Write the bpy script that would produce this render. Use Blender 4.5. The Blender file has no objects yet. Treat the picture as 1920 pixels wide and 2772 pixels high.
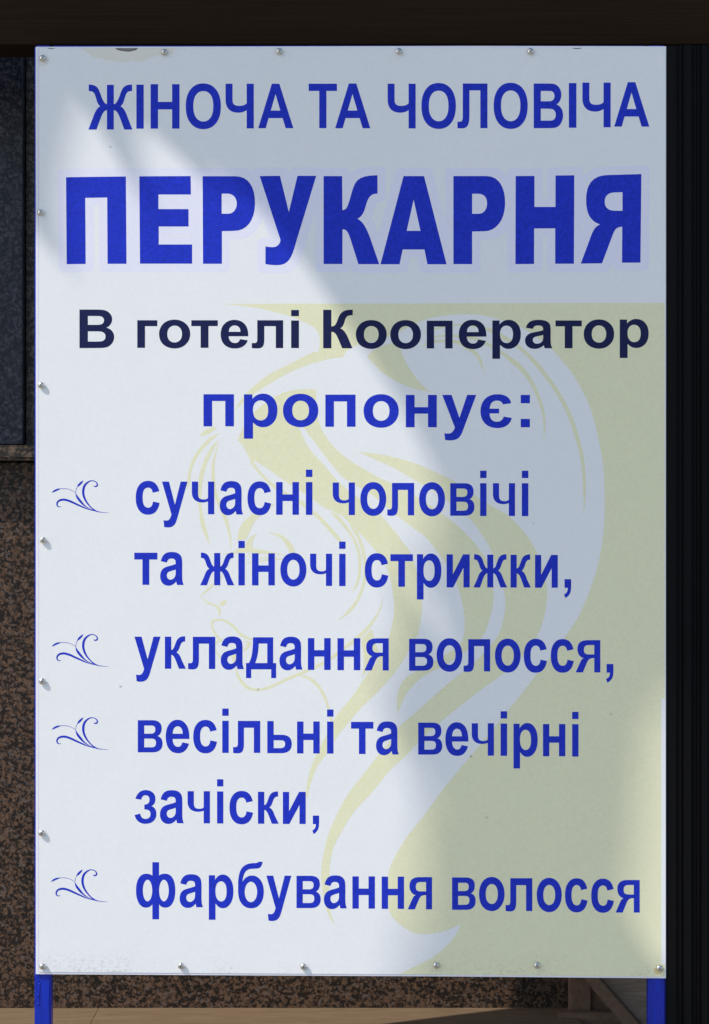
import bpy, bmesh, math, random
from mathutils import Vector
from mathutils.geometry import tessellate_polygon
random.seed(7)
S = bpy.context.scene
COL = S.collection

# ---------------------------------------------------------------- scale and camera
U = 0.0006            # metres per photo pixel on the face of the board
Z0 = 0.22             # height of the lower picture edge above the pavement
D = 3.6               # camera distance from the board
CZ = Z0 + 1386 * U
cam_d = bpy.data.cameras.new('camera')
cam = bpy.data.objects.new('camera', cam_d); COL.objects.link(cam)
cam.location = (0, -D, CZ); cam.rotation_euler = (math.radians(90), 0, 0)
cam_d.sensor_fit = 'VERTICAL'; cam_d.sensor_height = 36
cam_d.lens = 36 * D / (2772 * U)
cam_d.clip_end = 300; cam_d.clip_start = 0.05
S.camera = cam

# ---------------------------------------------------------------- light
SUN = Vector((-0.60, -0.32, 0.733)).normalized()      # direction towards the sun
w = bpy.data.worlds.new('World'); S.world = w; w.use_nodes = True
nt = w.node_tree; nt.nodes.clear()
sky = nt.nodes.new('ShaderNodeTexSky'); sky.sky_type = 'NISHITA'; sky.sun_disc = False
sky.sun_elevation = math.asin(SUN.z)
sky.sun_rotation = math.atan2(SUN.x, SUN.y)
bg = nt.nodes.new('ShaderNodeBackground'); bg.inputs[1].default_value = 0.15
wo = nt.nodes.new('ShaderNodeOutputWorld')
nt.links.new(sky.outputs[0], bg.inputs[0]); nt.links.new(bg.outputs[0], wo.inputs[0])
sd = bpy.data.lights.new('sun', 'SUN'); sd.energy = 3.05; sd.angle = math.radians(0.55)
sd.color = (1.0, 0.93, 0.84)
so = bpy.data.objects.new('sun', sd); COL.objects.link(so)
so.rotation_euler = SUN.to_track_quat('Z', 'Y').to_euler(); so.location = (-6, -4, 8)
S.view_settings.view_transform = 'Standard'; S.view_settings.look = 'None'
S.view_settings.exposure = 0.36; S.view_settings.gamma = 1.0
S.view_settings.use_curve_mapping = False

# ---------------------------------------------------------------- helpers
def W(px, py, y=0.0):
    """photo pixel -> point at depth y behind the board face"""
    k = (D + y) / D
    return Vector(((px - 960) * U * k, y, CZ + (1386 - py) * U * k))

def link(name, me, mats, parent=None, smooth=False):
    o = bpy.data.objects.new(name, me); COL.objects.link(o)
    for m in (mats if isinstance(mats, (list, tuple)) else [mats]): me.materials.append(m)
    if parent is not None: o.parent = parent
    if smooth:
        for p in me.polygons: p.use_smooth = True
    return o

def tag(o, label=None, cat=None, group=None, kind=None):
    if label: o['label'] = label
    if cat: o['category'] = cat
    if group: o['group'] = group
    if kind: o['kind'] = kind
    return o

def empty(name, loc, label, cat, group=None):
    o = bpy.data.objects.new(name, None); COL.objects.link(o); o.location = loc
    o.empty_display_size = 0.05
    return tag(o, label, cat, group)

def local(parent):
    return parent.location.copy() if parent is not None else Vector((0, 0, 0))

def box(name, a, b, mat, parent=None, bevel=0.0, seg=1, warp=None, cuts=0):
    """box between world corners a and b"""
    bm = bmesh.new(); bmesh.ops.create_cube(bm, size=1)
    off = local(parent)
    a = Vector(a); b = Vector(b)
    for v in bm.verts:
        v.co = Vector((a.x + (v.co.x + .5) * (b.x - a.x), a.y + (v.co.y + .5) * (b.y - a.y), a.z + (v.co.z + .5) * (b.z - a.z))) - off
    if cuts: bmesh.ops.subdivide_edges(bm, edges=bm.edges[:], cuts=cuts, use_grid_fill=True)
    if bevel: bmesh.ops.bevel(bm, geom=bm.edges[:], offset=bevel, segments=seg, affect='EDGES')
    if warp:
        for v in bm.verts: v.co = warp(v.co + off) - off
    bmesh.ops.recalc_face_normals(bm, faces=bm.faces[:])
    me = bpy.data.meshes.new(name); bm.to_mesh(me); bm.free()
    return link(name, me, mat, parent)

def prism(name, pts, y0, y1, mat, parent=None, bevel=0.0):
    """outline in world (x,z) extruded from y0 to y1"""
    bm = bmesh.new(); off = local(parent)
    f = [bm.verts.new(Vector((p[0], y0, p[1])) - off) for p in pts]
    g = [bm.verts.new(Vector((p[0], y1, p[1])) - off) for p in pts]
    bm.faces.new(f); bm.faces.new(g[::-1])
    n = len(pts)
    for i in range(n): bm.faces.new((f[i], g[i], g[(i + 1) % n], f[(i + 1) % n]))
    bmesh.ops.recalc_face_normals(bm, faces=bm.faces[:])
    if bevel: bmesh.ops.bevel(bm, geom=bm.edges[:], offset=bevel, segments=2, affect='EDGES')
    me = bpy.data.meshes.new(name); bm.to_mesh(me); bm.free()
    return link(name, me, mat, parent)

# ---------------------------------------------------------------- materials
def mat_new(name, rough=0.5, spec=0.5):
    m = bpy.data.materials.new(name); m.use_nodes = True
    b = m.node_tree.nodes['Principled BSDF']
    b.inputs['Roughness'].default_value = rough
    b.inputs['Specular IOR Level'].default_value = spec
    return m, m.node_tree, b

def N(t, typ, **kw):
    n = t.nodes.new(typ)
    for k, v in kw.items(): setattr(n, k, v)
    return n

def mix(t, fac, a, b, mode='MIX'):
    n = N(t, 'ShaderNodeMix', data_type='RGBA', blend_type=mode)
    for sock, v in ((n.inputs['Factor'], fac), (n.inputs['A'], a), (n.inputs['B'], b)):
        if hasattr(v, 'is_linked') or isinstance(v, bpy.types.NodeSocket): t.links.new(v, sock)
        elif isinstance(v, (int, float)): sock.default_value = v
        else: sock.default_value = (*v, 1) if len(v) == 3 else v
    return n.outputs['Result']

def ramp(t, src, stops, interp='LINEAR'):
    r = N(t, 'ShaderNodeValToRGB'); r.color_ramp.interpolation = interp
    el = r.color_ramp.elements
    while len(el) < len(stops): el.new(0.5)
    for e, (p, c) in zip(el, stops):
        e.position = p; e.color = (*c, 1) if hasattr(c, '__len__') else (c, c, c, 1)
    t.links.new(src, r.inputs[0]); return r.outputs[0]

def noise(t, vec, scale, detail=2, rough=0.5):
    n = N(t, 'ShaderNodeTexNoise'); n.inputs['Scale'].default_value = scale
    n.inputs['Detail'].default_value = detail; n.inputs['Roughness'].default_value = rough
    t.links.new(vec, n.inputs['Vector']); return n.outputs['Fac']

def math_n(t, op, a, b=None, c=None):
    n = N(t, 'ShaderNodeMath', operation=op)
    for i, v in enumerate((a, b, c)):
        if v is None: continue
        if isinstance(v, bpy.types.NodeSocket): t.links.new(v, n.inputs[i])
        else: n.inputs[i].default_value = v
    return n.outputs[0]

def coords(t, kind='Object', scale=None):
    tc = N(t, 'ShaderNodeTexCoord'); v = tc.outputs[kind]
    if scale:
        mp = N(t, 'ShaderNodeMapping'); mp.inputs['Scale'].default_value = scale
        t.links.new(v, mp.inputs[0]); v = mp.outputs[0]
    return v

def print_mat(name, col, mottle=0.05, sheet=False, spots=True, dirt=1.0):
    """ink or bare vinyl: canvas grain, mottled ink, dust specks, dirt along the lower rim"""
    m, t, b = mat_new(name, 0.55, 0.14)
    v = coords(t)
    c = mix(t, ramp(t, noise(t, v, 220, 3, .65), [(.3, 0), (.7, 1)]), col, tuple(x * (1 - mottle * 2.2) for x in col))
    c = mix(t, math_n(t, 'MULTIPLY', ramp(t, noise(t, v, 3.2, 3, .55), [(.35, 0), (.75, 1)]), .35), c,
            tuple(min(1, x * k) for x, k in zip(col, (.94, .96, .95))))
    if spots:
        vo = N(t, 'ShaderNodeTexVoronoi'); vo.inputs['Scale'].default_value = 11
        t.links.new(v, vo.inputs['Vector'])
        sp = ramp(t, vo.outputs['Distance'], [(.0, 1), (.014, .8), (.030, 0)])
        sp = math_n(t, 'MULTIPLY', sp, ramp(t, noise(t, v, 2.3, 1), [(.44, 0), (.60, .75)]))
        c = mix(t, sp, c, (.10, .085, .07))
    # weave grain shows as relief
    wv = []
    for ax in ('X', 'Z'):
        wn = N(t, 'ShaderNodeTexWave', wave_type='BANDS', bands_direction=ax)
        wn.inputs['Scale'].default_value = 95; wn.inputs['Distortion'].default_value = .5
        t.links.new(v, wn.inputs['Vector']); wv.append(wn.outputs['Fac'])
    h = math_n(t, 'ADD', math_n(t, 'MULTIPLY', math_n(t, 'ADD', wv[0], wv[1]), .12), noise(t, v, 500, 3, .7))
    h = math_n(t, 'ADD', h, math_n(t, 'MULTIPLY', noise(t, v, 5, 2), 14.0))
    bp = N(t, 'ShaderNodeBump'); bp.inputs['Strength'].default_value = .22; bp.inputs['Distance'].default_value = .0006
    t.links.new(h, bp.inputs['Height']); t.links.new(bp.outputs[0], b.inputs['Normal'])
    if sheet:
        sx = N(t, 'ShaderNodeSeparateXYZ'); t.links.new(v, sx.inputs[0])
        # dust collected above the lower rim
        low = ramp(t, math_n(t, 'SUBTRACT', sx.outputs['Z'], (2641 - 2641) * U), [(.0, 1), (.016, .5), (.045, 0)])
        sc = coords(t, 'Object', (1.0, 1, 1.6))
        patch = ramp(t, noise(t, sc, 160, 5, .8), [(.50, 0), (.64, 1)])
        zone = ramp(t, noise(t, v, 6, 2, .5), [(.47, 0), (.56, 1)])
        d = math_n(t, 'MULTIPLY', math_n(t, 'MULTIPLY', low, patch), math_n(t, 'MULTIPLY_ADD', zone, .6 * dirt, .05 * dirt))
        c = mix(t, d, c, (.22, .20, .18))
        # yellowed water stain below the chipped rim
        def stain(px, py, rx, ry, colr, k, rim=True):
            p = N(t, 'ShaderNodeVectorMath', operation='SUBTRACT'); t.links.new(v, p.inputs[0])
            q = W(px, py) - BASE; p.inputs[1].default_value = (q.x, 0, q.z)
            s_ = N(t, 'ShaderNodeVectorMath', operation='MULTIPLY'); t.links.new(p.outputs[0], s_.inputs[0])
            s_.inputs[1].default_value = (1 / (rx * U), 0, 1 / (ry * U))
            l = N(t, 'ShaderNodeVectorMath', operation='LENGTH'); t.links.new(s_.outputs[0], l.inputs[0])
            dd = math_n(t, 'ADD', l.outputs['Value'], math_n(t, 'MULTIPLY', math_n(t, 'SUBTRACT', noise(t, v, 40, 3), .5), .7))
            return mix(t, math_n(t, 'MULTIPLY', ramp(t, dd, [(.0, .75), (.72, .8), (.9, 1), (1.0, 0)]), k), c, colr)
        c = stain(345, 122, 130, 50, (.74, .69, .52), .6)
        c = stain(345, 127, 34, 13, (.06, .055, .05), 1.0)
        c = stain(1562, 128, 16, 6, (.08, .06, .07), 1.0)
        c = stain(140, 128, 14, 6, (.10, .09, .07), 1.0)
        c = stain(118, 166, 16, 14, (.62, .56, .42), .4)
        c = stain(1781, 2627, 11, 10, (.55, .40, .12), .7)
    t.links.new(c, b.inputs['Base Color'])
    return m

BASE = W(950, 2772, 0.0); BASE.z = 0.0      # foot of the signboard
BASE = Vector((BASE.x, 0.0, 0.0))
# the dirt nodes measure from the lower rim of the sheet, so the sheet's own origin sits there
SHEET0 = W(950, 2641)

def plain(name, col, rough=.5, spec=.5, metal=0.0, bump=0.0, bscale=200, vary=0.0):
    m, t, b = mat_new(name, rough, spec)
    v = coords(t)
    b.inputs['Metallic'].default_value = metal
    if vary:
        c = mix(t, ramp(t, noise(t, v, bscale * .25, 4, .6), [(.3, 0), (.7, 1)]), tuple(x * (1 - vary) for x in col), tuple(min(1, x * (1 + vary)) for x in col))
        t.links.new(c, b.inputs['Base Color'])
    else: b.inputs['Base Color'].default_value = (*col, 1)
    if bump:
        bp = N(t, 'ShaderNodeBump'); bp.inputs['Strength'].default_value = bump; bp.inputs['Distance'].default_value = .001
        t.links.new(noise(t, v, bscale, 4, .6), bp.inputs['Height']); t.links.new(bp.outputs[0], b.inputs['Normal'])
    return m

def granite(name, base, dark, light, s=1.0, rough=.35, bright=1.0, seed=0.0):
    m, t, b = mat_new(name, rough, .22)
    tc = N(t, 'ShaderNodeTexCoord'); mp = N(t, 'ShaderNodeMapping')
    mp.inputs['Location'].default_value = (seed, seed * 1.7, seed * .6)
    t.links.new(tc.outputs['Object'], mp.inputs[0]); v0 = mp.outputs[0]
    # wobble so the grains have ragged outlines
    nn = N(t, 'ShaderNodeTexNoise'); nn.inputs['Scale'].default_value = 260 * s; nn.inputs['Detail'].default_value = 3
    t.links.new(v0, nn.inputs['Vector'])
    ms = N(t, 'ShaderNodeVectorMath', operation='SCALE'); ms.inputs['Scale'].default_value = .009 / s
    t.links.new(nn.outputs['Color'], ms.inputs[0])
    va = N(t, 'ShaderNodeVectorMath', operation='ADD'); t.links.new(v0, va.inputs[0]); t.links.new(ms.outputs[0], va.inputs[1])
    v = va.outputs[0]
    g1 = ramp(t, noise(t, v, 95 * s, 3, .6), [(.36, 0), (.60, 1)])
    c = mix(t, g1, tuple(x * .45 for x in base), tuple(x * 1.45 for x in base))
    vo = N(t, 'ShaderNodeTexVoronoi'); vo.inputs['Scale'].default_value = 130 * s; t.links.new(v, vo.inputs['Vector'])
    sep = N(t, 'ShaderNodeSeparateColor'); t.links.new(vo.outputs['Color'], sep.inputs[0])
    c = mix(t, math_n(t, 'MULTIPLY', ramp(t, sep.outputs[1], [(.80, 0), (.88, 1)]), .55), c, light)
    clump = math_n(t, 'ADD', math_n(t, 'MULTIPLY', sep.outputs[0], .22), math_n(t, 'MULTIPLY', noise(t, v, 70 * s, 4, .7), 1.0))
    c = mix(t, ramp(t, clump, [(.50, 1), (.59, .95), (.63, 0)]), c, dark)
    c = mix(t, math_n(t, 'MULTIPLY', noise(t, v0, 4, 3), .3), c, tuple(x * .55 for x in base))
    t.links.new(c, b.inputs['Base Color'])
    bp = N(t, 'ShaderNodeBump'); bp.inputs['Strength'].default_value = .25; bp.inputs['Distance'].default_value = .0008
    t.links.new(noise(t, v, 220, 3), bp.inputs['Height']); t.links.new(bp.outputs[0], b.inputs['Normal'])
    return m

def streaky(name, a, c_, scale=(1.2, 60, 60), rough=.7, spec=.3, bump=.3, n1=3.0, sheen=None):
    m, t, b = mat_new(name, rough, spec)
    v = coords(t, 'Object', scale)
    f = noise(t, v, n1, 5, .65)
    c = mix(t, ramp(t, f, [(.3, 0), (.72, 1)]), a, c_)
    c = mix(t, math_n(t, 'MULTIPLY', noise(t, coords(t), 14, 4), .5), c, tuple((x + y) * .42 for x, y in zip(a, c_)))
    t.links.new(c, b.inputs['Base Color'])
    bp = N(t, 'ShaderNodeBump'); bp.inputs['Strength'].default_value = bump; bp.inputs['Distance'].default_value = .001
    t.links.new(f, bp.inputs['Height']); t.links.new(bp.outputs[0], b.inputs['Normal'])
    return m

M = {}
BASE_KEEP = BASE.copy()
BASE = SHEET0                                   # stains are laid out in the sheet's own frame
M['vinyl'] = print_mat('white_vinyl', (.81, .82, .82), .02, sheet=True)
M['olive'] = print_mat('pale_olive_ink', (.79, .775, .525), .035, sheet=True, dirt=.55)
BASE = BASE_KEEP
M['blue'] = print_mat('blue_ink', (.017, .040, .58), .16, spots=False)
M['navy'] = print_mat('navy_ink', (.011, .016, .078), .13, spots=False)
M['lilac'] = print_mat('lilac_ink', (.775, .775, .885), .02)
M['thin'] = print_mat('pale_lilac_line', (.55, .54, .66), .02, spots=False)
M['edge'] = plain('white_panel_edge', (.78, .78, .84), .55, .3, bump=.2, vary=.03)
M['frame'] = streaky('blue_gloss_paint', (.003, .014, .24), (.006, .034, .52), (60, 60, 4), .3, .3, .6)
M['steel'] = plain('zinc_plated_steel', (.66, .64, .58), .22, .5, 1.0, bump=.3, bscale=900, vary=.12)
M['slot'] = plain('dark_screw_recess', (.05, .05, .05), .5, .4, .6)
M['granite'] = granite('red_brown_granite', (.108, .064, .041), (.005, .005, .005), (.11, .11, .115), 1.8, .45)
M['granite_cap'] = granite('weathered_granite_cap', (.13, .092, .062), (.022, .022, .024), (.16, .15, .14), 1.3, .5, seed=3)
M['granite_blue'] = granite('polished_blue_black_granite', (.042, .044, .060), (.010, .013, .026), (.11, .115, .125), 1.7, .35, seed=9)
M['granite_dark'] = granite('dark_recess_granite', (.15, .138, .12), (.045, .043, .042), (.18, .17, .16), 1.6, .5, seed=5)
M['ledge'] = streaky('worn_brown_stone', (.14, .094, .054), (.25, .172, .105), (3, 20, 26), .75, .3, .4, 5.0)
M['trim'] = streaky('dark_brown_stone_trim', (.15, .095, .066), (.25, .16, .11), (14, 14, 14), .7, .3, .4, 6.0)
M['trim2'] = streaky('grey_brown_split_stone', (.15, .12, .095), (.38, .30, .24), (3.5, 12, 38), .8, .3, .6, 6.0)
M['beam'] = streaky('near_black_brown_beam', (.015, .0095, .0050), (.032, .0165, .0085), (1.0, 40, 110), .85, .06, .3, 4.0)
M['post'] = streaky('black_ribbed_metal', (.0018, .0018, .0026), (.0045, .0042, .0052), (70, 70, .8), .5, .10, .2, 2.0)
M['cable'] = plain('dark_grey_rubber', (.008, .0075, .008), .6, .15, bump=.2)
M['pave'] = streaky('grey_paving', (.26, .25, .24), (.36, .35, .33), (6, 6, 6), .85, .2, .4, 6.0)
M['joint'] = plain('cement_joint', (.16, .15, .14), .9, .2, bump=.4, vary=.15)
M['canvas'] = plain('caster_grey', (.22, .23, .24), .8, .2, bump=.2)  # for the added unseen sheet that shades the board

# ---------------------------------------------------------------- outlines
def bez(p0, p1, p2, p3, n=8):
    o = []
    for i in range(1, n + 1):
        s = i / n; q = 1 - s
        o.append((q**3*p0[0] + 3*q*q*s*p1[0] + 3*q*s*s*p2[0] + s**3*p3[0],
                  q**3*p0[1] + 3*q*q*s*p1[1] + 3*q*s*s*p2[1] + s**3*p3[1]))
    return o

def path(s):
    """'x,y x,y C x,y x,y x,y Q x,y x,y | next contour' -> list of contours"""
    out = []
    for part in s.split('|'):
        tk = part.split(); pts = []; i = 0
        P = lambda a: tuple(float(v) for v in a.split(','))
        while i < len(tk):
            if tk[i] == 'C':
                pts += bez(pts[-1], P(tk[i+1]), P(tk[i+2]), P(tk[i+3])); i += 4
            elif tk[i] == 'Q':
                a, b, c = pts[-1], P(tk[i+1]), P(tk[i+2])
                pts += bez(a, (a[0]+2/3*(b[0]-a[0]), a[1]+2/3*(b[1]-a[1])), (c[0]+2/3*(b[0]-c[0]), c[1]+2/3*(b[1]-c[1])), c, 6); i += 3
            else:
                pts.append(P(tk[i])); i += 1
        if len(pts) > 2 and abs(pts[0][0]-pts[-1][0]) + abs(pts[0][1]-pts[-1][1]) < 1e-6: pts.pop()
        out.append(pts)
    return out

def ell(cx, cy, rx, ry):
    k = .5523
    return ("%g,%g C %g,%g %g,%g %g,%g C %g,%g %g,%g %g,%g C %g,%g %g,%g %g,%g C %g,%g %g,%g %g,%g" %
            (cx-rx, cy, cx-rx, cy+k*ry, cx-k*rx, cy+ry, cx, cy+ry, cx+k*rx, cy+ry, cx+rx, cy+k*ry, cx+rx, cy,
             cx+rx, cy-k*ry, cx+k*rx, cy-ry, cx, cy-ry, cx-k*rx, cy-ry, cx-rx, cy-k*ry, cx-rx, cy))

G = {}   # glyph -> (reference height, contour groups); groups are separated by '/'
def g(ch, ref, s): G[ch] = (ref, [path(p) for p in s.split('/')])
g('O', 1466, "89,724 Q 89,948 156,1100 Q 206,1212 292,1301 Q 379,1390 482,1433 Q 619,1491 798,1491 Q 1122,1491 1316,1290 Q 1511,1089 1511,731 Q 1511,376 1318,175 Q 1125,-25 802,-25 Q 475,-25 282,174 Q 89,374 89,724 | 394,734 Q 394,485 509,356 Q 624,228 801,228 Q 978,228 1091,355 Q 1205,483 1205,738 Q 1205,990 1094,1114 Q 984,1238 801,1238 Q 618,1238 506,1112 Q 394,987 394,734")
g('A', 1466, "1471,0 1149,0 1021,333 435,333 314,0 0,0 571,1466 884,1466 | 926,580 724,1124 526,580")
g('B', 1466, "150,1466 736,1466 Q 910,1466 995,1451 Q 1081,1437 1148,1391 Q 1216,1345 1261,1268 Q 1306,1192 1306,1097 Q 1306,994 1250,908 Q 1195,822 1100,779 Q 1234,740 1306,646 Q 1378,552 1378,425 Q 1378,325 1331,230 Q 1285,136 1204,79 Q 1124,23 1006,10 Q 932,2 649,0 150,0 | 446,1222 446,883 640,883 Q 813,883 855,888 Q 931,897 974,940 Q 1018,984 1018,1055 Q 1018,1123 980,1165 Q 943,1208 869,1217 Q 825,1222 616,1222 | 446,639 446,247 720,247 Q 880,247 923,256 Q 989,268 1030,314 Q 1072,361 1072,439 Q 1072,505 1040,551 Q 1008,597 947,618 Q 887,639 685,639")
g('T', 1466, "479,0 479,1228 43,1228 43,1466 1210,1466 1210,1228 775,1228 775,0")
g('H', 1466, "0,0 0,1466 296,1466 296,882 858,882 858,1466 1154,1466 1154,0 858,0 858,634 296,634 296,0")
g('I', 1466, "0,0 0,1466 296,1466 296,0")
g('ZH', 481, "37,481 37,273 C 70,276 92,340 108,385 C 130,450 150,484 234,484 234,414 C 182,414 172,395 157,343 C 145,300 135,270 110,250 C 150,230 170,180 190,123 238,0 150,0 105,123 C 88,165 70,208 37,208 37,0 -37,0 -37,208 C -70,208 -88,165 -105,123 -150,0 -238,0 -190,123 C -170,180 -150,230 -110,250 C -135,270 -145,300 -157,343 C -172,395 -182,414 -234,414 -234,484 C -150,484 -130,450 -108,385 C -92,340 -70,276 -37,273 -37,481")
g('CH', 373, "0,373 57,373 57,240 C 57,200 75,188 112,188 C 140,188 160,195 173,210 173,373 231,373 231,0 173,0 173,152 C 150,138 130,131 105,131 C 40,131 0,165 0,240")
g('L', 201, "24,201 135,201 135,0 103,0 103,170 54,170 54,60 C 54,15 46,-1 18,-1 0,0 0,29 C 20,29 24,27 24,60")
g('K', 282, "0,282 59,282 59,160 C 90,160 95,185 108,220 C 125,265 145,283 213,283 213,242 C 175,242 166,235 157,205 C 148,172 140,155 122,146 C 150,138 165,108 178,80 211,0 137,0 108,70 C 92,108 82,120 59,121 59,0 0,0")
g('v', 231, "0,231 105,231 C 150,231 172,210 172,172 C 172,145 160,125 142,118 C 168,110 178,90 178,62 C 178,25 155,0 108,0 0,0 | 46,193 95,193 C 118,193 126,184 126,164 C 126,143 115,134 92,134 46,134 | 46,99 98,99 C 122,99 131,88 131,68 C 131,45 120,36 98,36 46,36")
g('h', 1062, "0,0 0,1062 281,1062 281,660 709,660 709,1062 990,1062 990,0 709,0 709,447 281,447 281,0")
g('p', 1062, "0,0 0,1062 990,1062 990,0 709,0 709,838 281,838 281,0")
g('g', 1062, "0,0 0,1062 730,1062 730,835 281,835 281,0")
g('t', 1062, "0,1062 950,1062 950,838 616,838 616,0 335,0 335,838 0,838")
g('l', 1062, "210,1062 1200,1062 1200,0 919,0 919,836 478,836 478,330 C 478,50 400,-14 190,-14 C 110,-14 50,-6 0,0 0,192 C 165,186 210,190 210,330")
g('e', 1062, "762,338 1042,291 Q 988,137 871,56 Q 755,-24 580,-24 Q 303,-24 170,157 Q 65,302 65,523 Q 65,787 203,936 Q 341,1086 552,1086 Q 789,1086 926,929 Q 1063,773 1057,450 353,450 Q 356,325 421,255 Q 486,186 583,186 Q 649,186 694,222 Q 739,258 762,338 | 778,622 Q 775,744 715,807 Q 655,871 569,871 Q 477,871 417,804 Q 357,737 358,622")
g('a', 1062, "357,738 102,784 Q 145,938 250,1012 Q 355,1086 562,1086 Q 750,1086 842,1041 Q 934,997 971,928 Q 1009,860 1009,677 1006,349 Q 1006,209 1019,142 Q 1033,76 1070,0 792,0 Q 781,28 765,83 Q 758,108 755,116 Q 683,46 601,11 Q 519,-24 426,-24 Q 262,-24 167,65 Q 73,154 73,290 Q 73,380 116,450 Q 159,521 236,558 Q 314,596 460,624 Q 657,661 733,693 733,721 Q 733,802 693,836 Q 653,871 542,871 Q 467,871 425,841 Q 383,812 357,738 | 733,510 Q 679,492 562,467 Q 445,442 409,418 Q 354,379 354,319 Q 354,260 398,217 Q 442,174 510,174 Q 586,174 655,224 Q 706,262 722,317 Q 733,353 733,454")
g('c', 1062, "1073,748 796,698 Q 782,781 732,823 Q 683,865 604,865 Q 499,865 436,792 Q 374,720 374,550 Q 374,361 437,283 Q 501,205 608,205 Q 688,205 739,250 Q 790,296 811,407 1087,360 Q 1044,170 922,73 Q 800,-24 595,-24 Q 362,-24 223,123 Q 85,270 85,530 Q 85,793 224,939 Q 363,1086 600,1086 Q 794,1086 908,1002 Q 1023,919 1073,748")
g('o', 1062, "82,546 Q 82,686 151,817 Q 220,948 346,1017 Q 473,1086 629,1086 Q 870,1086 1024,929 Q 1178,773 1178,534 Q 1178,293 1022,134 Q 867,-24 631,-24 Q 485,-24 352,42 Q 220,108 151,235 Q 82,363 82,546 | 370,531 Q 370,373 445,289 Q 520,205 630,205 Q 740,205 814,289 Q 889,373 889,533 Q 889,689 814,773 Q 740,857 630,857 Q 520,857 445,773 Q 370,689 370,531")
g('r', 1062, "139,1062 401,1062 401,906 Q 452,986 539,1036 Q 626,1086 732,1086 Q 917,1086 1046,941 Q 1175,796 1175,537 Q 1175,271 1045,123 Q 915,-24 730,-24 Q 642,-24 570,11 Q 499,46 420,131 420,-404 139,-404 | 417,549 Q 417,370 488,284 Q 559,199 661,199 Q 759,199 824,277 Q 889,356 889,535 Q 889,702 822,783 Q 755,864 656,864 Q 553,864 485,784 Q 417,705 417,549")
g('u', 1062, "14,1062 313,1062 567,308 815,1062 1106,1062 731,40 664,-145 Q 627,-238 593,-287 Q 560,-336 516,-366 Q 473,-397 409,-414 Q 346,-431 266,-431 Q 185,-431 107,-414 82,-194 Q 148,-207 201,-207 Q 299,-207 346,-149 Q 393,-92 418,-3")
g('i', 1062, "147,1228 147,1466 428,1466 428,1228 / 147,0 147,1062 428,1062 428,0")
g(',', 1062, "139,281 420,281 420,80 Q 420,-42 399,-112 Q 378,-183 319,-239 Q 261,-295 171,-327 116,-211 Q 201,-183 237,-134 Q 273,-85 275,0 139,0")
g(':', 1062, "0,0 0,275 281,275 281,0 / 0,787 0,1062 281,1062 281,787")
g('y', 239, "0,239 45,239 45,95 118,239 166,239 166,0 121,0 121,142 47,0 0,0")
arm = "C 75,268 90,330 105,370 C 125,430 150,468 236,468 236,393 C 190,393 180,370 165,325 C 150,280 140,255 115,236 C 155,215 170,180 190,120 246,0 150,0 110,110 C 93,155 75,198 44,200"
g('k', 462, "-44,462 44,462 44,270 " + arm + " 44,0 -44,0")
arml = "C -75,198 -93,155 -110,110 -150,0 -246,0 -190,120 C -170,180 -155,215 -115,236 C -140,255 -150,280 -165,325 C -180,370 -190,393 -236,393 -236,468 C -150,468 -125,430 -105,370 C -90,330 -75,268 -44,270"
g('zh', 462, "-44,462 44,462 44,270 " + arm + " 44,0 -44,0 -44,200 " + arml)
g('q', 257, "195,257 95,257 C 45,257 14,237 14,187 C 14,145 35,120 64,113 C 50,108 45,100 38,85 0,0 57,0 90,80 C 105,110 115,113 147,114 147,0 195,0 | 147,218 105,218 C 75,218 65,205 65,180 C 65,155 75,143 105,143 147,143")
g('b', 231, "0,231 46,231 46,132 105,132 C 155,132 177,108 177,66 C 177,22 150,0 100,0 0,0 | 46,93 95,93 C 120,93 129,85 129,66 C 129,45 118,36 92,36 46,36")
g('d', 261, "57,261 221,261 221,51 245,51 245,-71 205,-71 205,0 42,0 42,-71 0,-71 0,51 22,51 C 45,80 57,150 57,261 | 103,210 173,210 173,51 74,51 C 92,90 102,150 103,210")
g('z', 263, "7,199 C 20,245 50,270 90,270 C 140,270 170,240 170,200 C 170,170 160,150 137,140 C 165,130 178,105 178,75 C 178,25 140,-5 88,-5 C 45,-5 10,20 0,67 46,78 C 50,50 65,35 88,35 C 115,35 130,50 130,75 C 130,100 115,113 80,113 80,152 C 110,152 122,168 122,190 C 122,215 110,228 88,228 C 70,228 58,215 54,192")
g('f', 233, "118,323 166,323 166,225 C 172,235 190,240 212,240 C 260,240 283,190 283,118 C 283,50 258,-4 214,-4 C 190,-4 175,5 166,20 166,-88 118,-88 118,20 C 108,5 92,-4 70,-4 C 25,-4 0,50 0,118 C 0,190 25,240 72,240 C 95,240 110,235 118,225 | " + ell(83, 119, 34, 78) + " | " + ell(201, 119, 35, 78))
g('6', 231, "0,115 C 0,50 30,-5 95,-5 C 155,-5 185,50 185,115 C 185,185 150,231 100,231 C 70,231 45,215 31,183 C 36,240 50,277 95,279 140,282 C 165,284 170,305 177,330 148,330 C 143,322 130,320 100,320 C 30,315 3,270 0,180 | " + ell(92, 113, 45, 74))
g('je', 233, "222,173 C 215,215 180,238 122,238 C 45,238 0,185 0,115 C 0,45 45,-6 120,-6 C 180,-6 215,20 227,67 168,77 C 162,52 145,40 120,40 C 85,40 68,60 66,100 135,100 135,134 66,134 C 70,172 88,192 120,192 C 145,192 158,180 163,165")
g('CH2', 261, "0,261 50,261 50,165 C 50,130 62,118 95,118 C 112,118 122,122 129,130 129,261 179,261 179,0 129,0 129,103 C 115,97 100,94 85,94 C 28,94 0,125 0,175")

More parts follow.
